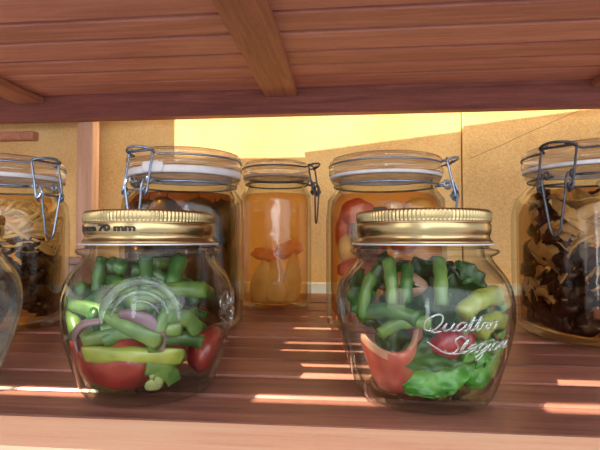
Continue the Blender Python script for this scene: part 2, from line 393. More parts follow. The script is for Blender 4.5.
def squat_jar(name, label, loc, rz=0):
    j = empty(name, label, 'jar', loc, rz, )
    prof = smooth_profile(OUT, 3)
    up = [(.0342, .0712), (.0362, .0720), (.0374, .0730), (.0376, .0738), (.0370, .0746), (.0342, .0752), (.0330, .0757), (.0322, .0775), (.0322, .0860)]
    inner = [(.0295, .0860), (.0297, .0770), (.0312, .0700), (.0340, .0665), (.0378, .0622), (.0409, .0568), (.0427, .0505), (.0433, .0430), (.0423, .0340), (.0398, .0245), (.0366, .0150), (.0328, .0075), (.0280, .0050), (.0, .0062)]
    bm = loft([(0, .0022), (.024, .0018), (.0275, .0003), (.0292, .0)]+prof+up+inner, 80)
    link('glass_body', bm, GLASS, j)
    # screw band
    bm = bmesh.new(); seg = 448
    L = [(.0364, .0778), (.0366, .0783), (.0362, .0789), (.0352, .0799), (.0349, .0812), (.0352, .0824), (.0357, .0832), (.0357, .0872), (.0354, .0877), (.0352, .0881), (.0358, .0885)]
    knurl = [(.0359, .0888), (.0361, .0896), (.0361, .0920), (.0360, .0928)]
    T = [(.0356, .0936), (.0350, .0941), (.0338, .0943), (.0330, .0938), (.0326, .0932), (.0, .0932)]
    rr = []
    def ring(r, z, k=0):
        r *= .95
        if r == 0: return [bm.verts.new((0, 0, z))]
        out = []
        for i in range(seg):
            q = r-(k if i % 4 in (2, 3) else 0); a = 2*math.pi*i/seg
            out.append(bm.verts.new((q*math.cos(a), q*math.sin(a), z)))
        return out
    rr = [ring(*q) for q in L]+[ring(r, z, .0006) for r, z in knurl]+[ring(*q) for q in T]
    for a, b in zip(rr, rr[1:]):
        for i in range(seg):
            k = (i+1) % seg
            if len(b) == 1: bm.faces.new((a[i], a[k], b[0]))
            else: bm.faces.new((a[i], a[k], b[k], b[i]))
    inn = [ring(.0345, .0778), ring(.0345, .0925), ring(0, .0925)]
    for i in range(seg):
        k = (i+1) % seg
        bm.faces.new((rr[0][i], rr[0][k], inn[0][k], inn[0][i])); bm.faces.new((inn[0][i], inn[0][k], inn[1][k], inn[1][i])); bm.faces.new((inn[1][i], inn[1][k], inn[2][0]))
    lid = link('screw_lid', bm, GOLD, j)
    bm = loft([(.0333, .0768), (.0362, .0768), (.0364, .0772), (.0362, .0777), (.0333, .0777), (.0333, .0768)], 72)
    link('sealing_ring', bm, SEAL, j)
    return j, lid

JL, lidL = squat_jar('preserving_jar', 'squat glass jar with printed gold lid, green beans and tomato inside', (-.1055, .248, 0), R(12))
JR, lidR = squat_jar('preserving_jar', 'squat gold-lidded glass jar of green leaves and pink pepper, script moulded on its front', (.0400, .2523, 0), 0)
JF, lidF = squat_jar('preserving_jar', 'squat glass jar cut off by the left edge of the photo', (-.2350, .2495, 0), R(30))
# lid print on the left jar only (angles from the jar's own front; the jar is turned, so work in its frame)
text_on_lid(lidL, 'bocca 70 mm', R(-66), R(-1), .0838, .0031, 'lid_print', off=.035)
text_on_lid(lidL, 'modernissima', R(3), R(45), .0826, .0009, 'small_lid_print', off=.01, r=.0338)
emboss_medallion(JL, R(5), .0435)
emboss_script(JL, R(58), .0450, .0040)
emboss_script(JR, R(-10), .0405, .0036)
emboss_medallion(JR, R(-95), .0405)

# ------------------------------------------------------------------ the clamp jars
def clamp_jar(label, loc, clamp_deg, wire=STEEL, s=1.0, sz=1.0, body_rot=0, sq=1.0, gasket=.005):
    """clamp_deg: direction of the wire clamp seen from above, 0 = +x, -90 = towards the viewer"""
    j = empty('clamp_jar', label, 'jar', loc, 0)
    B = .0535*s; H = .1580*sz
    nk = H-.158  # neck features keep their size
    outer = [(.040*s, 0), (.047*s, .0008, sq*.5), (B, .0060, sq), (B+.0005, .03, sq), (B+.0005, .095*sz+nk*.2, sq), (B-.0005, .1040+nk, sq), (.0530*s, .1130+nk, .6), (.0490*s, .1195+nk, .2), (.0468*s, .1225+nk), (.0455*s, .1250+nk), (.0455*s, .1280+nk), (.0492*s, .1295+nk), (.0500*s, .1310+nk), (.0500*s, .1330+nk)]
    inner = [(.0435*s, .1330+nk), (.0425*s, .1240+nk), (.0450*s, .1180+nk, .2), (.0490*s, .1120+nk, .7), (B-.0035, .1040+nk, sq), (B-.0035, .03, sq), (B-.0040, .0085, sq), (.043*s, .0050, sq*.4), (0, .0058)]
    bm = loft([(0, .002), (.034*s, .0018)]+outer+inner, 80)
    o = link('glass_body', bm, GLASS_B, j); o.rotation_euler.z = body_rot
    gk = link('gasket', loft([(.0440*s, .1333+nk), (.0512*s, .1333+nk), (.0517*s, .1338+nk), (.0517*s, .1333+gasket-.0005+nk), (.0512*s, .1333+gasket+nk), (.0440*s, .1333+gasket+nk), (.0440*s, .1333+nk)], 72), WHITE, j)
    g0 = .1336+gasket+nk
    bm = loft([(0, g0+.0015), (.0425*s, g0), (.0515*s, g0), (.0525*s, g0+.0010), (.0525*s, g0+.0040), (.0518*s, g0+.0060), (.0508*s, g0+.0075), (.0500*s, g0+.0085), (.0515*s, g0+.0100), (.0520*s, g0+.0120), (.0510*s, g0+.0145), (.0480*s, g0+.0158), (.0430*s, g0+.0160), (.0400*s, g0+.0145), (0, g0+.0140)], 80)
    link('glass_lid', bm, GLASS_LID, j)
    zl = g0+.0088; rl = .0521*s; zn = .1265+nk; rn = .0474*s
    hz = empty_part('wire_bail', j); hz.rotation_euler.z = R(clamp_deg)
    def part(name, f):
        bm = bmesh.new(); f(bm); return link(name, bm, wire, hz)
    def arc(r, z, a0, a1, n=50): return [(r*math.cos(a0+(a1-a0)*k/n), r*math.sin(a0+(a1-a0)*k/n), z) for k in range(n+1)]
    g = R(15)
    hw = .0130
    # lid ring, with its ends brought to the clamp as a flat tongue
    def lid_ring(bm):
        p = [(rl+.0075, -.006, zl+.0035), (rl+.0060, -.0115, zl+.002)] + arc(rl, zl, -g, -2*math.pi+g) + [(rl+.0060, .0115, zl+.002), (rl+.0075, .006, zl+.0035)]
        tube(bm, p, .0009, 8)
        tube(bm, spline([(rl+.0020, .0128, zl), (rl+.0080, .0120, zl+.0030), (rl+.0125, .004, zl+.0045), (rl+.0125, -.004, zl+.0045), (rl+.0080, -.0120, zl+.0030), (rl+.0020, -.0128, zl)], 5), .0011, 8)
    part('lid_wire', lid_ring)
    def neck_ring(bm): 
        tube(bm, arc(rn, zn, R(11), 2*math.pi-R(11)), .0010, 8)
        for sgn in (-1, 1):   # little eyes at the ring's ends
            c = Vector((rn+.0085, sgn*.0095, zn)); 
            tube(bm, [(rn*math.cos(R(11)), sgn*rn*math.sin(R(11)), zn), c+Vector((-.003, 0, 0))], .0010, 8)
            tube(bm, [c+Vector((.0028*math.cos(2*math.pi*k/12), 0, .0028*math.sin(2*math.pi*k/12))) for k in range(12)], .0010, 8, closed=True)
    part('neck_wire', neck_ring)
    Rf = .0585*s+.0012
    def frame(bm):  # upright frame from the lid ring down to hooks
        z1 = zl+.001; z0 = .1130+nk
        p = spline([(Rf-.001, -hw+.003, z0+.004), (Rf+.0015, -hw+.0035, z0), (Rf+.003, -hw, z0+.003), (Rf+.001, -hw, .126+nk), (rl+.004, -hw, z1), (rl+.004, -hw+.002, z1+.0015)], 4)
        q = [Vector((v.x, -v.y, v.z)) for v in reversed(p)]
        tube(bm, p+q, .0010, 8)
    part('clamp_frame', frame)
    def lever(bm):
        z0 = .0800+nk
        p = [(Rf+.002, -.0095, .127+nk), (Rf+.0045, -.0090, .121+nk), (Rf+.0040, -.0080, .112+nk), (Rf+.0035, -.0052, .094+nk), (Rf+.0032, -.0035, z0+.004), (Rf+.0032, 0, z0), (Rf+.0032, .0035, z0+.004), (Rf+.0035, .0052, .094+nk), (Rf+.0040, .0080, .112+nk), (Rf+.0045, .0090, .121+nk), (Rf+.002, .0095, .127+nk)]
        tube(bm, spline(p, 4), .0010, 8)
        tube(bm, [(Rf+.0015, -.0100, .1185+nk), (Rf+.0015, .0100, .1185+nk)], .0008, 8)
        for sgn in (-1, 1):
            c = Vector((Rf+.0030, sgn*.0112, .1175+nk))
            tube(bm, [c+Vector((.0022*math.cos(t), .0022*math.sin(t)*.7, .0024*math.sin(t))) for t in [2*math.pi*k/12 for k in range(12)]], .0010, 8, closed=True)
    part('lever', lever)
    return j, gk
def empty_part(name, parent):
    o = bpy.data.objects.new(name, None); C.objects.link(o); o.parent = parent; o.empty_display_size = .01; return o

KL, gkL = clamp_jar('clamp-top glass jar of dark gherkins behind the left gold-lidded jar', (-.1491, .4279, 0), -111, s=1.0, sz=1.016, body_rot=R(8), gasket=.0062)
KR, gkR = clamp_jar('clamp-top glass jar of red peppers and pale onions behind the right gold-lidded jar', (.0373, .4459, 0), -14, STEEL, sz=1.016, body_rot=R(-6), gasket=.003)
KF, gkF = clamp_jar('clamp-top glass jar of shredded onion in brown brine at the far left', (-.3184, .4116, 0), -19, s=1.0, body_rot=R(20), gasket=.004)
KB, gkB = clamp_jar('large clamp-top glass jar of pale and dark mushrooms at the right edge', (.2060, .4120, 0), -139, STEEL_D, s=1.05, sz=1.016, body_rot=R(12), sq=1.3, gasket=.003)
KM, gkM = clamp_jar('tall narrow clamp-top jar of pear wedges in orange syrup, farthest back', (-.0830, .5640, 0), -12, STEEL_D, s=.78, sz=1.12, body_rot=R(4), sq=1.0, gasket=.003)
gkM.data.materials[0] = mottled('aged_rubber', [(150, 130, 110), (176, 156, 134)], 80, .5, 0)
bm = loft([(0, 0), (.0055, 0), (.0065, .0025), (.0060, .0055), (0, .0065)], 20)   # pull tab of the gasket on the left jar
t = link('gasket_tab', bm, WHITE, gkL); t.location = (.0528*math.cos(R(-101)), .0528*math.sin(R(-101)), .1360); t.scale = (1.5, .35, 1.5); t['label'] = 'white pull tab'

# ------------------------------------------------------------------ vegetables
MELON = mottled('peach_red', [(248, 156, 90), (252, 176, 108)], 40, .5, .1)
G1 = mottled('bean_green', [(58, 89, 36), (84, 119, 52), (112, 140, 70)], 90, .35, .3, sss=.15, coat=.3)
G2 = mottled('bean_dark_green', [(26, 63, 22), (45, 91, 35), (68, 110, 45)], 90, .35, .3, sss=.15, coat=.3)
G3 = mottled('bean_yellow_green', [(109, 124, 42), (139, 151, 61), (160, 170, 84)], 90, .35, .3, sss=.15, coat=.3)
LEAF = mottled('leaf_green', [(35, 98, 29), (68, 139, 45), (112, 172, 73)], 110, .35, .5, coat=.3)
LEAF_D = mottled('leaf_dark_green', [(19, 54, 22), (35, 80, 31), (54, 103, 40)], 110, .4, .5, coat=.2)
RED = mottled('tomato_red', [(110, 24, 21), (139, 36, 31), (154, 58, 44)], 60, .3, .2, sss=.2, coat=.4)
PINK = mottled('pepper_pink', [(151, 58, 49), (181, 91, 75), (197, 133, 110)], 70, .35, .4, sss=.2, coat=.3)
PALE = mottled('pepper_flesh', [(172, 105, 84), (195, 146, 119), (204, 167, 140)], 90, .4, .3, sss=.2)
DRED = mottled('radish_red', [(98, 10, 24), (139, 21, 38), (158, 52, 61)], 70, .3, .3, coat=.4)
ONION = mottled('red_onion', [(84, 58, 70), (122, 92, 104), (150, 126, 132)], 80, .35, .3, sss=.15, coat=.3)
CAUL = mottled('cauliflower', [(132, 146, 80), (172, 177, 121)], 160, .5, .7)
GHERK = mottled('gherkin_skin', [(62, 64, 24), (98, 102, 40), (130, 130, 62)], 70, .4, .6, coat=.4)
ORAN = mottled('orange_pepper', [(147, 54, 26), (179, 80, 42), (195, 109, 61)], 50, .35, .3, coat=.4)
CREAM = mottled('pale_onion', [(186, 166, 110), (212, 198, 146), (226, 218, 176)], 60, .4, .2, coat=.3)
OLIVE = mottled('olive_leaf', [(52, 58, 21), (84, 86, 38)], 80, .5, .4)
PEAR = mottled('pear_flesh', [(226, 196, 146), (240, 216, 172), (248, 228, 192)], 60, .5, .1, sss=.1)
MUSH = mottled('mushroom_flesh', [(186, 170, 128), (222, 208, 166), (242, 234, 204)], 90, .45, .4, coat=.3)
AUB = mottled('aubergine_dark', [(22, 10, 14), (47, 22, 29), (68, 38, 42)], 70, .35, .4, coat=.4)
STRAW = mottled('onion_shred', [(206, 184, 140), (230, 214, 172), (244, 234, 204)], 90, .4, .2, coat=.3)
BROWN = mottled('brown_spice', [(45, 26, 14), (73, 45, 24)], 90, .5, .6)

def at(j, p):  # jar-centred coordinates (x right, y away, z up) of the unturned jar -> world
    return Vector((j.location.x+p[0], j.location.y+p[1], p[2]))
def place(o, c, label, cat, group=None): return tag(o, label, cat, group)
def bean(j, a, b, r, m, label, group=None, bend=.003, name='bean_piece', cat='green bean', flat=.85):
    A, B = at(j, a), at(j, b); mid = (A+B)/2; d = (B-A).normalized()
    s = d.cross(Vector((0, 0, 1))); s = s.normalized() if s.length > .1 else Vector((1, 0, 0))
    k = mid + s.cross(d)*bend
    bm = bmesh.new(); pts = [v-mid for v in spline([A, A.lerp(k, .5)+(k-mid)*.2, k, B.lerp(k, .5)+(k-mid)*.2, B], 3)]
    ph = random.random()*6
    tube(bm, pts, r, 12, flat=flat, rfun=lambda t: .93+.07*math.sin(t*19+ph))
    o = link(name, bm, m); o.location = mid; return tag(o, label, cat, group)
def blob(j, c, rad, m, label, cat, name, group=None, rot=(0, 0, 0), lobes=0, amp=.05, seedv=0, sub=3, wedge=None):
    bm = bmesh.new(); bmesh.ops.create_icosphere(bm, subdivisions=sub, radius=1)
    E = Matrix.Rotation(rot[2], 3, 'Z') @ Matrix.Rotation(rot[1], 3, 'Y') @ Matrix.Rotation(rot[0], 3, 'X')
    for v in bm.verts:
        p = v.co.copy(); k = 1+amp*noise.noise(p*1.7+Vector((seedv, 0, 0)))
        if lobes: k *= 1+.06*math.cos(lobes*math.atan2(p.y, p.x))*(1-p.z*p.z)
        p *= k
        if wedge: p.z = max(p.z, wedge+.08*p.z)
        v.co = E @ Vector((p.x*rad[0], p.y*rad[1], p.z*rad[2]))
    o = link(name, bm, m); o.location = at(j, c); return tag(o, label, cat, group)
def sheet(j, c, L, W, m, label, cat, name, group=None, rot=(0, 0, 0), curl=.6, frill=.0, th=.0008, seedv=0, pointed=True, twist=0):
    """leaf or slice: an oval sheet, curled and frilled, with thickness"""
    bm = bmesh.new(); nu, nv = 22, 14; E = Matrix.Rotation(rot[2], 3, 'Z') @ Matrix.Rotation(rot[1], 3, 'Y') @ Matrix.Rotation(rot[0], 3, 'X')
    def f(u, v):
        wid = (math.sin(math.pi*min(max(u, .02), .98))**(.75 if pointed else .4))*W/2*(1+.1*noise.noise(Vector((u*4, seedv, 0))))
        x = (u-.5)*L; y = v*wid
        if curl: R_ = W/curl; ang = y/R_; y = R_*math.sin(ang); z = R_*(1-math.cos(ang))
        else: z = 0
        z += frill*abs(v)**1.5*math.sin(u*24+v*2.5+seedv)+frill*.5*noise.noise(Vector((u*5, v*3, seedv)))
        z += -.6*L*(u-.5)**2*(1 if curl else 0)
        tw = twist*(u-.5); y, z = y*math.cos(tw)-z*math.sin(tw), y*math.sin(tw)+z*math.cos(tw)
        return Vector((x, y, z))
    g0 = [[None]*(nv+1) for _ in range(nu+1)]; g1 = [[None]*(nv+1) for _ in range(nu+1)]
    for a in range(nu+1):
        for b in range(nv+1):
            p = f(a/nu, b/nv*2-1); tk = th*(1-.6*abs(b/nv*2-1)**3)
            g0[a][b] = bm.verts.new(E @ (p+Vector((0, 0, tk/2)))); g1[a][b] = bm.verts.new(E @ (p-Vector((0, 0, tk/2))))
    for a in range(nu):
        for b in range(nv):
            bm.faces.new((g0[a][b], g0[a+1][b], g0[a+1][b+1], g0[a][b+1])); bm.faces.new((g1[a][b+1], g1[a+1][b+1], g1[a+1][b], g1[a][b]))
    for a in range(nu):
        bm.faces.new((g1[a][0], g1[a+1][0], g0[a+1][0], g0[a][0])); bm.faces.new((g0[a][nv], g0[a+1][nv], g1[a+1][nv], g1[a][nv]))
    for b in range(nv):
        bm.faces.new((g0[0][b], g0[0][b+1], g1[0][b+1], g1[0][b])); bm.faces.new((g1[nu][b], g1[nu][b+1], g0[nu][b+1], g0[nu][b]))
    o = link(name, bm, m); o.location = at(j, c); return tag(o, label, cat, group)
def strip(j, pts, r, flat, m, label, cat, name, group=None):
    P = [at(j, p) for p in pts]; c = sum(P, Vector())/len(P)
    bm = bmesh.new(); tube(bm, spline([p-c for p in P], 5), r, 10, flat=flat, rfun=lambda t: .55+.45*math.sin(math.pi*min(max(t, .08), .92)), round_caps=True)
    o = link(name, bm, m); o.location = c; return tag(o, label, cat, group)
def mm(*p): return tuple(v/1000 for v in p)

# --- left front jar -------------------------------------------------
random.seed(21)
blob(JL, mm(-9, -8, 22.5), mm(32, 31, 17.5), RED, 'large red tomato half lying at the bottom of the left gold-lidded jar', 'tomato', 'tomato_half', lobes=5, amp=.12, rot=(R(10), R(-6), 0), sub=4)
blob(JL, mm(31, 4, 20), mm(12, 15, 12), RED, 'smaller red tomato piece at the right wall of the bean jar', 'tomato', 'tomato_piece', amp=.15, seedv=3)
bean(JL, mm(-41, -18, 48), mm(22, -41, 32), .0042, G1, 'long green bean slanting down to the right across the left jar', bend=.003)
bean(JL, mm(-20, -38, 25.5), mm(31, -30, 23.5), .0042, G3, 'yellow-green bean lying level in front of the tomato half', bend=.001)
bean(JL, mm(-19, -35, 31), mm(28, -29, 37), .0036, G1, 'green bean just above the yellow-green one, rising to the right', bend=.002)
bean(JL, mm(-18, -18, 70), mm(-18, -22, 54), .0036, G2, 'short green bean standing upright at the left of the bean jar neck', bend=.001)
bean(JL, mm(8, -25, 70), mm(11, -31, 37), .0041, G2, 'green bean standing upright near the middle of the bean jar')
bean(JL, mm(21, -12, 70), mm(20, -26, 44), .0048, G2, 'thick dark green bean upright under the right of the bean jar lid')
bean(JL, mm(7, -36, 50), mm(37, -17, 54), .0042, G1, 'green bean pointing right under the shoulder of the bean jar')
bean(JL, mm(26, -29, 50), mm(17, -34, 27), .0036, G1, 'green bean leaning left at the right of the bean jar')
bean(JL, mm(-3, -30, 57), mm(10, -35, 46), .0044, G1, 'stubby green bean end behind the moulded ring of the bean jar')
bean(JL, mm(-38, -14, 41), mm(-26, -27, 33), .0052, G1, 'short thick green bean at the left wall of the bean jar', bend=.002)
bean(JL, mm(12, -33, 20), mm(24, -25, 10), .0042, G1, 'green bean end at the lower right of the bean jar')
strip(JL, [mm(-24, -31, 26), mm(-25, -31, 33), mm(-19, -33, 39), mm(-10, -34, 41)], .0036, .6, ONION, 'mauve onion strip curving up left in front of the tomato half', 'onion', 'onion_strip')
strip(JL, [mm(1, -36, 45), mm(8, -37, 44.5), mm(15, -35, 41), mm(19, -34, 34), mm(19, -33, 27)], .0036, .6, ONION, 'mauve onion strip arching over the middle beans in the bean jar', 'onion', 'onion_strip')
strip(JL, [mm(-34, -12, 21), mm(-27, -22, 10), mm(-12, -29, 7.5), mm(0, -30, 8)], .0034, .6, G2, 'green pepper strip curled round the bottom left of the bean jar', 'pepper', 'pepper_strip')
def cauli(j, c, label):
    bm = bmesh.new()
    for k in range(14):
        q = Vector((random.uniform(-1, 1), random.uniform(-1, 1), random.uniform(-.6, .9)))*.0048
        bmesh.ops.create_icosphere(bm, subdivisions=2, radius=random.uniform(.0020, .0032), matrix=Matrix.Translation(q))
    o = link('cauliflower_floret', bm, CAUL); o.location = at(j, c); tag(o, label, 'cauliflower')
cauli(JL, mm(16, -27, 12.5), 'pale knobbly floret at the bottom right of the bean jar')
bean(JL, mm(22, -33, 44), mm(33, -20, 34), .0042, G1, 'green bean leaning right at the right wall of the bean jar')
bean(JL, mm(12, -33, 30), mm(34, -16, 28), .0038, G2, 'dark green bean level over the smaller tomato piece')
bean(JL, mm(28, -25, 24), mm(18, -30, 12), .0040, G1, 'bright green bean leaning down left beside the pale floret')
lab = 'cut green bean in the tangle filling the left gold-lidded jar'
for k in range(66):
    z = random.uniform(29, 64); rmax = (36 if z < 54 else 27); a = random.uniform(0, 2*math.pi); rr = rmax*random.uniform(.1, .92)
    x, y = rr*math.cos(a), rr*math.sin(a)
    th = random.uniform(0, 2*math.pi); dz = random.uniform(-.9, .9); Lh = random.uniform(8, 13)
    dx, dy = math.cos(th)*Lh, math.sin(th)*Lh
    def cl(px, py):
        q = math.hypot(px, py); return (px, py) if q < rmax else (px*rmax/q, py*rmax/q)
    ax, ay = cl(x-dx, y-dy); bx, by = cl(x+dx, y+dy)
    bean(JL, mm(ax, ay, max(27, min(67, z-dz*Lh))), mm(bx, by, max(27, min(67, z+dz*Lh))), random.uniform(.0033, .0044), random.choice((G1, G2, G2, G2)), lab, 'green beans in the left jar', bend=random.uniform(0, .004))

# --- right front jar ------------------------------------------------
def pepper_curl(j, c, label):
    bm = bmesh.new(); n = 26; rows = 8; out = []
    for side in (0, 1):
        g = []
        for i in range(n+1):
            a = R(-210)+R(250)*i/n; col = []
            for k in range(rows+1):
                t = k/rows; rad = (13.0 if side == 0 else 9.8) + 1.6*math.sin(a*2.3) + 1.8*(1-t)*math.sin(a+1)+ (-1.0 if k in (0, rows) and side == 0 else 0) + 1.0*t
                z = -11+22*t+2.5*math.sin(a*1.6)*t
                col.append(bm.verts.new(mm(rad*math.cos(a)*1.05, rad*math.sin(a)*.95, z)))
            g.append(col)
        out.append(g)
    A, B = out
    for i in range(n):
        for k in range(rows):
            bm.faces.new((A[i][k], A[i+1][k], A[i+1][k+1], A[i][k+1])); bm.faces.new((B[i][k+1], B[i+1][k+1], B[i+1][k], B[i][k]))
        bm.faces.new((A[i][rows], A[i+1][rows], B[i+1][rows], B[i][rows])); bm.faces.new((B[i][0], B[i+1][0], A[i+1][0], A[i][0]))
    for e in (0, n):
        for k in range(rows): bm.faces.new((A[e][k], A[e][k+1], B[e][k+1], B[e][k]))
    o = link('pepper_curl', bm, PINK); o.data.materials.append(PALE)
    for p in o.data.polygons:
        if p.center.xy.length < .0112 or p.center.z > .0105: p.material_index = 1
    o.scale = (1.15, 1.1, 1.2); o.location = at(j, c); o.rotation_euler = (R(24), R(-20), R(15)); tag(o, label, 'pepper')
pepper_curl(JR, mm(-17, -18, 24), 'curled chunk of pinkish red pepper at the lower left of the leafy jar')
blob(JR, mm(6, -33, 33), mm(7.5, 6, 6.5), DRED, 'deep red radish chunk behind the moulded script', 'radish', 'radish_chunk', amp=.3, seedv=2)
blob(JR, mm(15, -25, 34), mm(5, 6, 7), DRED, 'small dark red radish bit right of the larger radish chunk', 'radish', 'radish_chunk', amp=.3, seedv=5)
S = lambda *a, **k: sheet(JR, *a, **k)
S(mm(4, -29, 20), .038, .022, LEAF, 'bright green leaf folded along the bottom middle of the leafy jar', 'leaf', 'leaf', rot=(R(70), R(-24), R(10)), frill=.0025, curl=1.0)
S(mm(-2, -32, 27), .034, .016, LEAF_D, 'dark green leaf lying level under the script', 'leaf', 'leaf', rot=(R(55), R(-4), R(-5)), frill=.0015, curl=.8)
S(mm(26, -22, 24), .030, .026, LEAF, 'frilly light green leaf at the lower right wall of the leafy jar', 'leaf', 'leaf', rot=(R(75), R(-40), R(40)), frill=.0045, curl=.8, pointed=False)
S(mm(19, -29, 30), .026, .018, LEAF, 'small crinkled green leaf just below the second word of the script', 'leaf', 'leaf', rot=(R(60), R(20), R(25)), frill=.004, curl=.8)
S(mm(0, -24, 11.5), .030, .016, LEAF, 'pale green leaf tip touching the bottom of the leafy jar', 'leaf', 'leaf', rot=(R(60), R(-12), R(0)), frill=.003, curl=.7)
S(mm(24, -8, 58), .026, .016, LEAF_D, 'dark green leaf hanging under the right shoulder of the leafy jar', 'leaf', 'leaf', rot=(R(80), R(60), R(25)), frill=.001, curl=.6)
S(mm(-32, -14, 52), .030, .018, LEAF_D, 'dark green leaf against the left shoulder of the leafy jar', 'leaf', 'leaf', rot=(R(85), R(65), R(-45)), frill=.002, curl=.6)
S(mm(36, -12, 38), .030, .022, LEAF, 'green leaf flattened on the right wall of the leafy jar', 'leaf', 'leaf', rot=(R(85), R(80), R(60)), frill=.003, curl=.9)
b = lambda a, c, r, m, l, **k: bean(JR, mm(*a), mm(*c), r, m, l, name='green_stem', cat='stem', **k)
b((-19, -18, 69), (-18, -26, 45), .0040, G1, 'upright green stem left of the middle of the leafy jar')
b((-27, -18, 62), (-31, -22, 42), .0038, G1, 'slanting green stem by the left shoulder of the leafy jar')
b((4, -24, 69), (3, -34, 50), .0040, G1, 'upright light green stem right above the start of the script')
b((12, -34, 46), (34, -20, 53), .0050, G3, 'thick pale green stem rising right across the script')
b((-33, -20, 43), (-8, -37, 44), .0040, G2, 'dark green stem lying level left of the script')
b((-24, -30, 36), (-2, -37, 42), .0032, G1, 'thin green stem just above the pepper curl')
b((20, -33, 37), (34, -20, 41), .0046, G3, 'short pale green stem under the first word of the script')
b((-10, -20, 66), (-12, -30, 50), .0036, G2, 'dark green stem between the two upright light ones')
for k in range(26):
    a = random.uniform(0, 2*math.pi); z = random.uniform(16, 62); rr = random.uniform(8, 34)
    S(mm(rr*math.cos(a), abs(rr*math.sin(a))*.9-12, z), random.uniform(.026, .036), random.uniform(.016, .024), random.choice((LEAF_D, LEAF_D, LEAF)), 'green leaf packed in the middle of the leafy jar', 'leaf', 'leaf', group='leaves inside the right jar', rot=(R(random.uniform(40, 110)), R(random.uniform(-70, 70)), random.uniform(0, 6)), frill=.003, curl=.9, seedv=k)
blob(JR, mm(-8, -4, 56), mm(9, 8, 7), PALE, 'pale pink pepper piece behind the upright stems of the leafy jar', 'pepper', 'pepper_piece', amp=.25, seedv=8)
for k in range(6):
    a = random.uniform(-.3, math.pi+.3); 
    b((20*math.cos(a), 18*math.sin(a), 66), (30*math.cos(a), 26*math.sin(a), 38), .0042, G2, 'dark green stem standing at the back of the leafy jar', group='stems at the back of the right jar')

# --- sliver jar at far left front -------------------------------------
bean(JF, mm(10, -30, 34), mm(30, -10, 20), .0040, ONION, 'mauve onion stick in the jar cut off by the left edge', name='onion_stick', cat='onion')
blob(JF, mm(14, -8, 20), mm(20, 22, 14), AUB, 'dark purple vegetable piece low in the jar cut off by the left edge', 'vegetable', 'vegetable_piece', amp=.2)
blob(JF, mm(6, -2, 45), mm(24, 22, 12), BROWN, 'brown vegetable piece high in the jar cut off by the left edge', 'vegetable', 'vegetable_piece', amp=.2, seedv=4)

# ------------------------------------------------------------------ liquids (in the clamp jars)
def liquid(j, s, ztop, m, label, sq=1.0, rot=0):
    B = .0535*s-.0042
    rings = [(0, .0064), (.040*s, .0064, sq*.4), (B-.001, .010, sq), (B, .03, sq)]
    if ztop > .11: rings += [(B, min(ztop, .102), sq), (.0475*s, .112, .6), (.0435*s, .119, .2), (.0415*s, ztop), (0, ztop)]
    else: rings += [(B, ztop, sq), (0, ztop)]
    o = link('brine', loft(rings, 64), m); o.location = j.location; o.rotation_euler.z = rot
    tag(o, label, 'liquid', kind='stuff')
liquid(KL, 1.0, .121, brine('gherkin_brine', (206, 166, 108), (84, 54, 26), .08), 'dark brown brine in the gherkin jar', rot=R(8))
liquid(KR, 1.0, .121, brine('pepper_brine', (250, 222, 184), (190, 110, 64), .06), 'reddish brine in the clamp jar of red peppers', rot=R(-6))
liquid(KF, 1.0, .118, brine('onion_brine', (248, 230, 200), (150, 106, 66), .0), 'brown brine in the jar of shredded onion', rot=R(20))
liquid(KB, 1.03, .120, brine('mushroom_brine', (226, 204, 178), (84, 60, 44), .0), 'dark brine in the mushroom jar', sq=1.3, rot=R(12))
# orange syrup of the pear jar
o = link('pear_syrup', loft([(0, .0064), (.031, .0064, .6), (.0366, .010, 1.0), (.0374, .03, 1.0), (.0374, .119, 1.0), (.0368, .128, .6), (.0340, .1335, .2), (0, .1335)], 64), brine('orange_syrup', (255, 232, 184), (252, 206, 136), .16))
o.location = KM.location; tag(o, 'cloudy orange syrup in the tall narrow clamp-top jar', 'liquid', kind='stuff')

# --- pear jar -----------------------------------------------------------
def pear_wedge(c, h, wd, rz, lean, label):
    bm = bmesh.new(); n = 14; rows = []
    for k in range(n+1):
        t = k/n; wdt = wd*(math.sin(math.pi*min(.97, .12+t*.85))**.7)*(1-.45*t); z = h*t
        ring = []
        for i in range(12):
            a = 2*math.pi*i/12; ring.append(bm.verts.new((wdt*math.cos(a)+lean*t, .55*wdt*math.sin(a)*(1 if math.sin(a) < 0 else .5), z)))
        rows.append(ring)
    for A, B in zip(rows, rows[1:]):
        for i in range(12): bm.faces.new((A[i], A[(i+1) % 12], B[(i+1) % 12], B[i]))
    bm.faces.new(rows[0]); bm.faces.new(rows[-1])
    o = link('pear_wedge', bm, PEAR); o.location = at(KM, c); o.rotation_euler.z = rz; tag(o, label, 'pear')
pear_wedge(mm(-14, -29, 8), .048, .018, R(-10), .004, 'pale pear wedge at the left of the syrup jar')
pear_wedge(mm(4, -32, 8), .040, .018, 0, -.003, 'pale pear wedge in the middle of the syrup jar')
pear_wedge(mm(20, -24, 8), .056, .014, R(20), .004, 'tall pale pear wedge at the right of the syrup jar')
pear_wedge(mm(-2, 6, 8), .050, .020, 0, 0, 'pale pear wedge at the back of the syrup jar')
blob(KM, mm(14, -4, 68), mm(19, 14, 9), MELON, 'larger orange-red fruit piece at the right above the pear wedges', 'fruit', 'fruit_piece', amp=.5, seedv=3, rot=(0, R(-18), 0))
blob(KM, mm(-16, 6, 62), mm(15, 12, 8), MELON, 'smaller orange-red fruit piece at the left above the pear wedges', 'fruit', 'fruit_piece', amp=.5, seedv=6, rot=(0, R(14), 0))

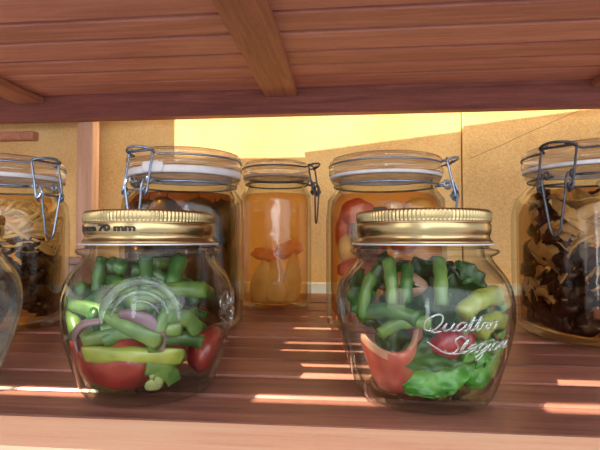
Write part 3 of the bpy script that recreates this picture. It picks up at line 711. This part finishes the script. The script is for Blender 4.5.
# --- gherkin jar ----------------------------------------------------------
def gherkin(j, c, ln, r, tilt, rz, label, group, m=GHERK):
    bm = bmesh.new(); pts = [Vector((.05*ln*math.sin(t*3), 0, ln*(t-.5))) for t in [k/14 for k in range(15)]]
    tube(bm, pts, r, 14, rfun=lambda t: (max(.0, 1-(2*t-1)**4))**.5*.95+.05, round_caps=True)
    for v in bm.verts: v.co += v.co.normalized()*noise.noise(v.co*260)*.0009
    o = link('gherkin', bm, m); o.location = at(j, c); o.rotation_euler = (tilt, tilt*.4, rz); tag(o, label, 'gherkin', group)
random.seed(8)
for k in range(9):
    a = 2*math.pi*k/9-1.2
    gherkin(KL, (.039*math.cos(a), .039*math.sin(a), .045), .066, .0115, R(random.uniform(-5, 5)), a, 'dark green gherkin standing in the lower layer of the gherkin jar', 'lower gherkins')
for k in range(7):
    a = 2*math.pi*k/7-.9
    gherkin(KL, (.034*math.cos(a), .034*math.sin(a), .096), .042, .0125, R(random.uniform(-14, 14)), a, 'dark green gherkin in the upper layer of the gherkin jar', 'upper gherkins')

# --- red pepper jar -------------------------------------------------------
q = lambda *a, **k: blob(KR, *a, **k)
q(mm(-26, -28, 104), mm(16, 10, 12), ORAN, 'orange-red pepper piece at the top left of the pepper jar', 'pepper', 'pepper_piece', amp=.2, seedv=1)
q(mm(-38, -14, 90), mm(8, 12, 20), ORAN, 'long orange-red pepper piece on the left wall of the pepper jar', 'pepper', 'pepper_piece', amp=.2, seedv=2, rot=(0, R(8), 0))
q(mm(26, -28, 106), mm(14, 10, 10), CREAM, 'pale onion under the neck at the right of the pepper jar', 'onion', 'pickled_onion', amp=.06)
q(mm(4, -30, 106), mm(9, 8, 8), CREAM, 'small pale onion at the top middle of the pepper jar', 'onion', 'pickled_onion', amp=.06, seedv=2)
q(mm(-36, -24, 72), mm(9, 10, 13), CREAM, 'pale onion at the left wall below the orange-red pepper', 'onion', 'pickled_onion', amp=.1, seedv=3)
q(mm(-30, -28, 54), mm(15, 10, 9), ORAN, 'orange pepper piece halfway down the left of the pepper jar', 'pepper', 'pepper_piece', amp=.2, seedv=4)
q(mm(-34, -24, 32), mm(10, 10, 12), OLIVE, 'olive green piece low at the left wall of the pepper jar', 'pepper', 'pepper_piece', amp=.2, seedv=5)
sheet(KR, mm(-20, -38, 84), .036, .024, OLIVE, 'olive green bay leaf standing on the front left of the pepper jar', 'leaf', 'bay_leaf', rot=(R(80), R(60), R(-12)), curl=.4)
sheet(KR, mm(2, -38, 100), .034, .012, G2, 'dark green strip under the neck of the pepper jar', 'leaf', 'herb_strip', rot=(R(70), R(30), 0), curl=.4)
for k in range(14):
    a = 2*math.pi*k/14*2.6; z = 20+k*5.6; big = random.uniform(10, 13)
    q(mm(24*math.cos(a), 24*math.sin(a)*(.9), z), mm(big, big*.9, big*.85), random.choice((ORAN, RED, ORAN, CREAM)), 'rounded vegetable packed inside the pepper jar', 'vegetable', 'vegetable_piece', group='vegetables in the pepper jar', amp=.15, seedv=k)

# --- shredded onion jar ---------------------------------------------------
random.seed(31)
for k in range(120):
    a = random.uniform(-2.2, 1.1); z = random.uniform(70, 112); rad = random.uniform(42, 54) if z < 104 else random.uniform(28, 36)
    da = random.uniform(.15, .4)*random.choice((-1, 1)); dz = random.uniform(-9, 9)
    P = [mm((rad-1.5*abs(t))*math.cos(a+da*t), (rad-1.5*abs(t))*math.sin(a+da*t), max(66, min(115, z+dz*t+2*math.sin(t*2)))) for t in (-1, -.3, .3, 1)]
    strip(KF, P, random.uniform(.0014, .0024), .5, STRAW, 'pale shred of onion in the upper half of the far left clamp jar', 'onion', 'onion_shred', 'onion shreds in the far left jar')
for k in range(90):
    a = random.uniform(-2.6, 1.2); z = random.uniform(12, 78); rad = random.uniform(32, 52)
    blob(KF, mm(rad*math.cos(a), rad*math.sin(a), z), mm(random.uniform(6, 11), random.uniform(5, 8), random.uniform(6, 10)), BROWN, 'brown vegetable lump in the lower half of the far left clamp jar', 'vegetable', 'vegetable_piece', group='brown lumps in the far left jar', rot=(k, k*1.7, k*.6), amp=.9, seedv=k, sub=3)

# --- mushroom jar -----------------------------------------------------------
random.seed(44)
for k in range(60):
    a = R(random.uniform(-190, -45)); z = random.uniform(30, 114); rad = random.uniform(42, 53) if z < 102 else random.uniform(36, 44)
    sheet(KB, mm(rad*math.cos(a), rad*math.sin(a), z), random.uniform(.024, .038), random.uniform(.009, .015), MUSH, 'pale curled mushroom slice in the large jar at the right', 'mushroom', 'mushroom_slice', group='pale mushroom slices', rot=(R(random.uniform(30, 150)), R(random.uniform(-60, 60)), a+math.pi/2+random.uniform(-.3, .3)), curl=1.2, frill=.0006, th=.0024, pointed=False, seedv=k)
for k in range(80):
    a = R(random.uniform(-215, -30)); z = random.uniform(14, 112) if k > 26 else random.uniform(12, 40); rad = random.uniform(32, 49)
    blob(KB, mm(rad*math.cos(a), rad*math.sin(a), z), mm(random.uniform(8, 13), random.uniform(6, 9), random.uniform(7, 12)), AUB, 'dark purple-brown mushroom cap in the large jar at the right', 'mushroom', 'dark_mushroom', group='dark mushrooms', rot=(k, k*1.7, k*.6), amp=.9, seedv=k+.5, sub=3)

# ------------------------------------------------------------------ everything packed in a jar lies against the inside of its glass
SQ_IN = [(.0060, .0275), (.0075, .0324), (.0150, .0362), (.0245, .0394), (.0340, .0419), (.0430, .0429), (.0505, .0423), (.0568, .0405), (.0622, .0374), (.0665, .0336), (.0700, .0305), (.0770, .0292)]
def clamp_in(s, nk): return [(.0062, .038*s), (.0100, .0535*s-.0052), (.100+nk, .0535*s-.0046), (.1125+nk, .0480*s), (.1190+nk, .0430*s), (.135+nk, .0410*s)]
def contain(o, j, prof, sq=0, rot=0):
    o_m = o.matrix_basis; inv = o_m.inverted(); c = j.location
    zlo, zhi = prof[0][0]+.0003, prof[-1][0]
    for v in o.data.vertices:
        p = o_m @ v.co; z = min(max(p.z, zlo), zhi)
        for (z0, r0), (z1, r1) in zip(prof, prof[1:]):
            if z0 <= z <= z1: lim = r0+(r1-r0)*(z-z0)/(z1-z0)-.0004; break
        if sq:
            th = math.atan2(p.y-c.y, p.x-c.x)-rot; n = 2+sq*min(1, max(0, (.118-z)/.016)); lim *= (abs(math.cos(th))**n+abs(math.sin(th))**n)**(-1/n)
        d = math.hypot(p.x-c.x, p.y-c.y); k = 1
        if d > lim*.93: k = (lim*.93 + lim*.07*(1-math.exp(-(d-lim*.93)/(lim*.07))))/d
        v.co = inv @ Vector((c.x+(p.x-c.x)*k, c.y+(p.y-c.y)*k, z))
for o in list(C.objects):
    if o.type != 'MESH' or o.parent or 'category' not in o or o.get('kind') == 'stuff': continue
    ctr = o.matrix_basis @ (sum((Vector(b_) for b_ in o.bound_box), Vector())/8)
    for j, prof, sq, rot in ((JL, SQ_IN, 0, 0), (JR, SQ_IN, 0, 0), (JF, SQ_IN, 0, 0), (KL, clamp_in(1, 0), 1, 8), (KR, clamp_in(1, 0), 1, -6), (KF, clamp_in(1, 0), 1, 20), (KB, clamp_in(1.05, 0), 1.3, 12), (KM, clamp_in(.78, .019), 1, 4)):
        if math.hypot(ctr.x-j.location.x, ctr.y-j.location.y) < .056:
            contain(o, j, prof, sq, R(rot)); break
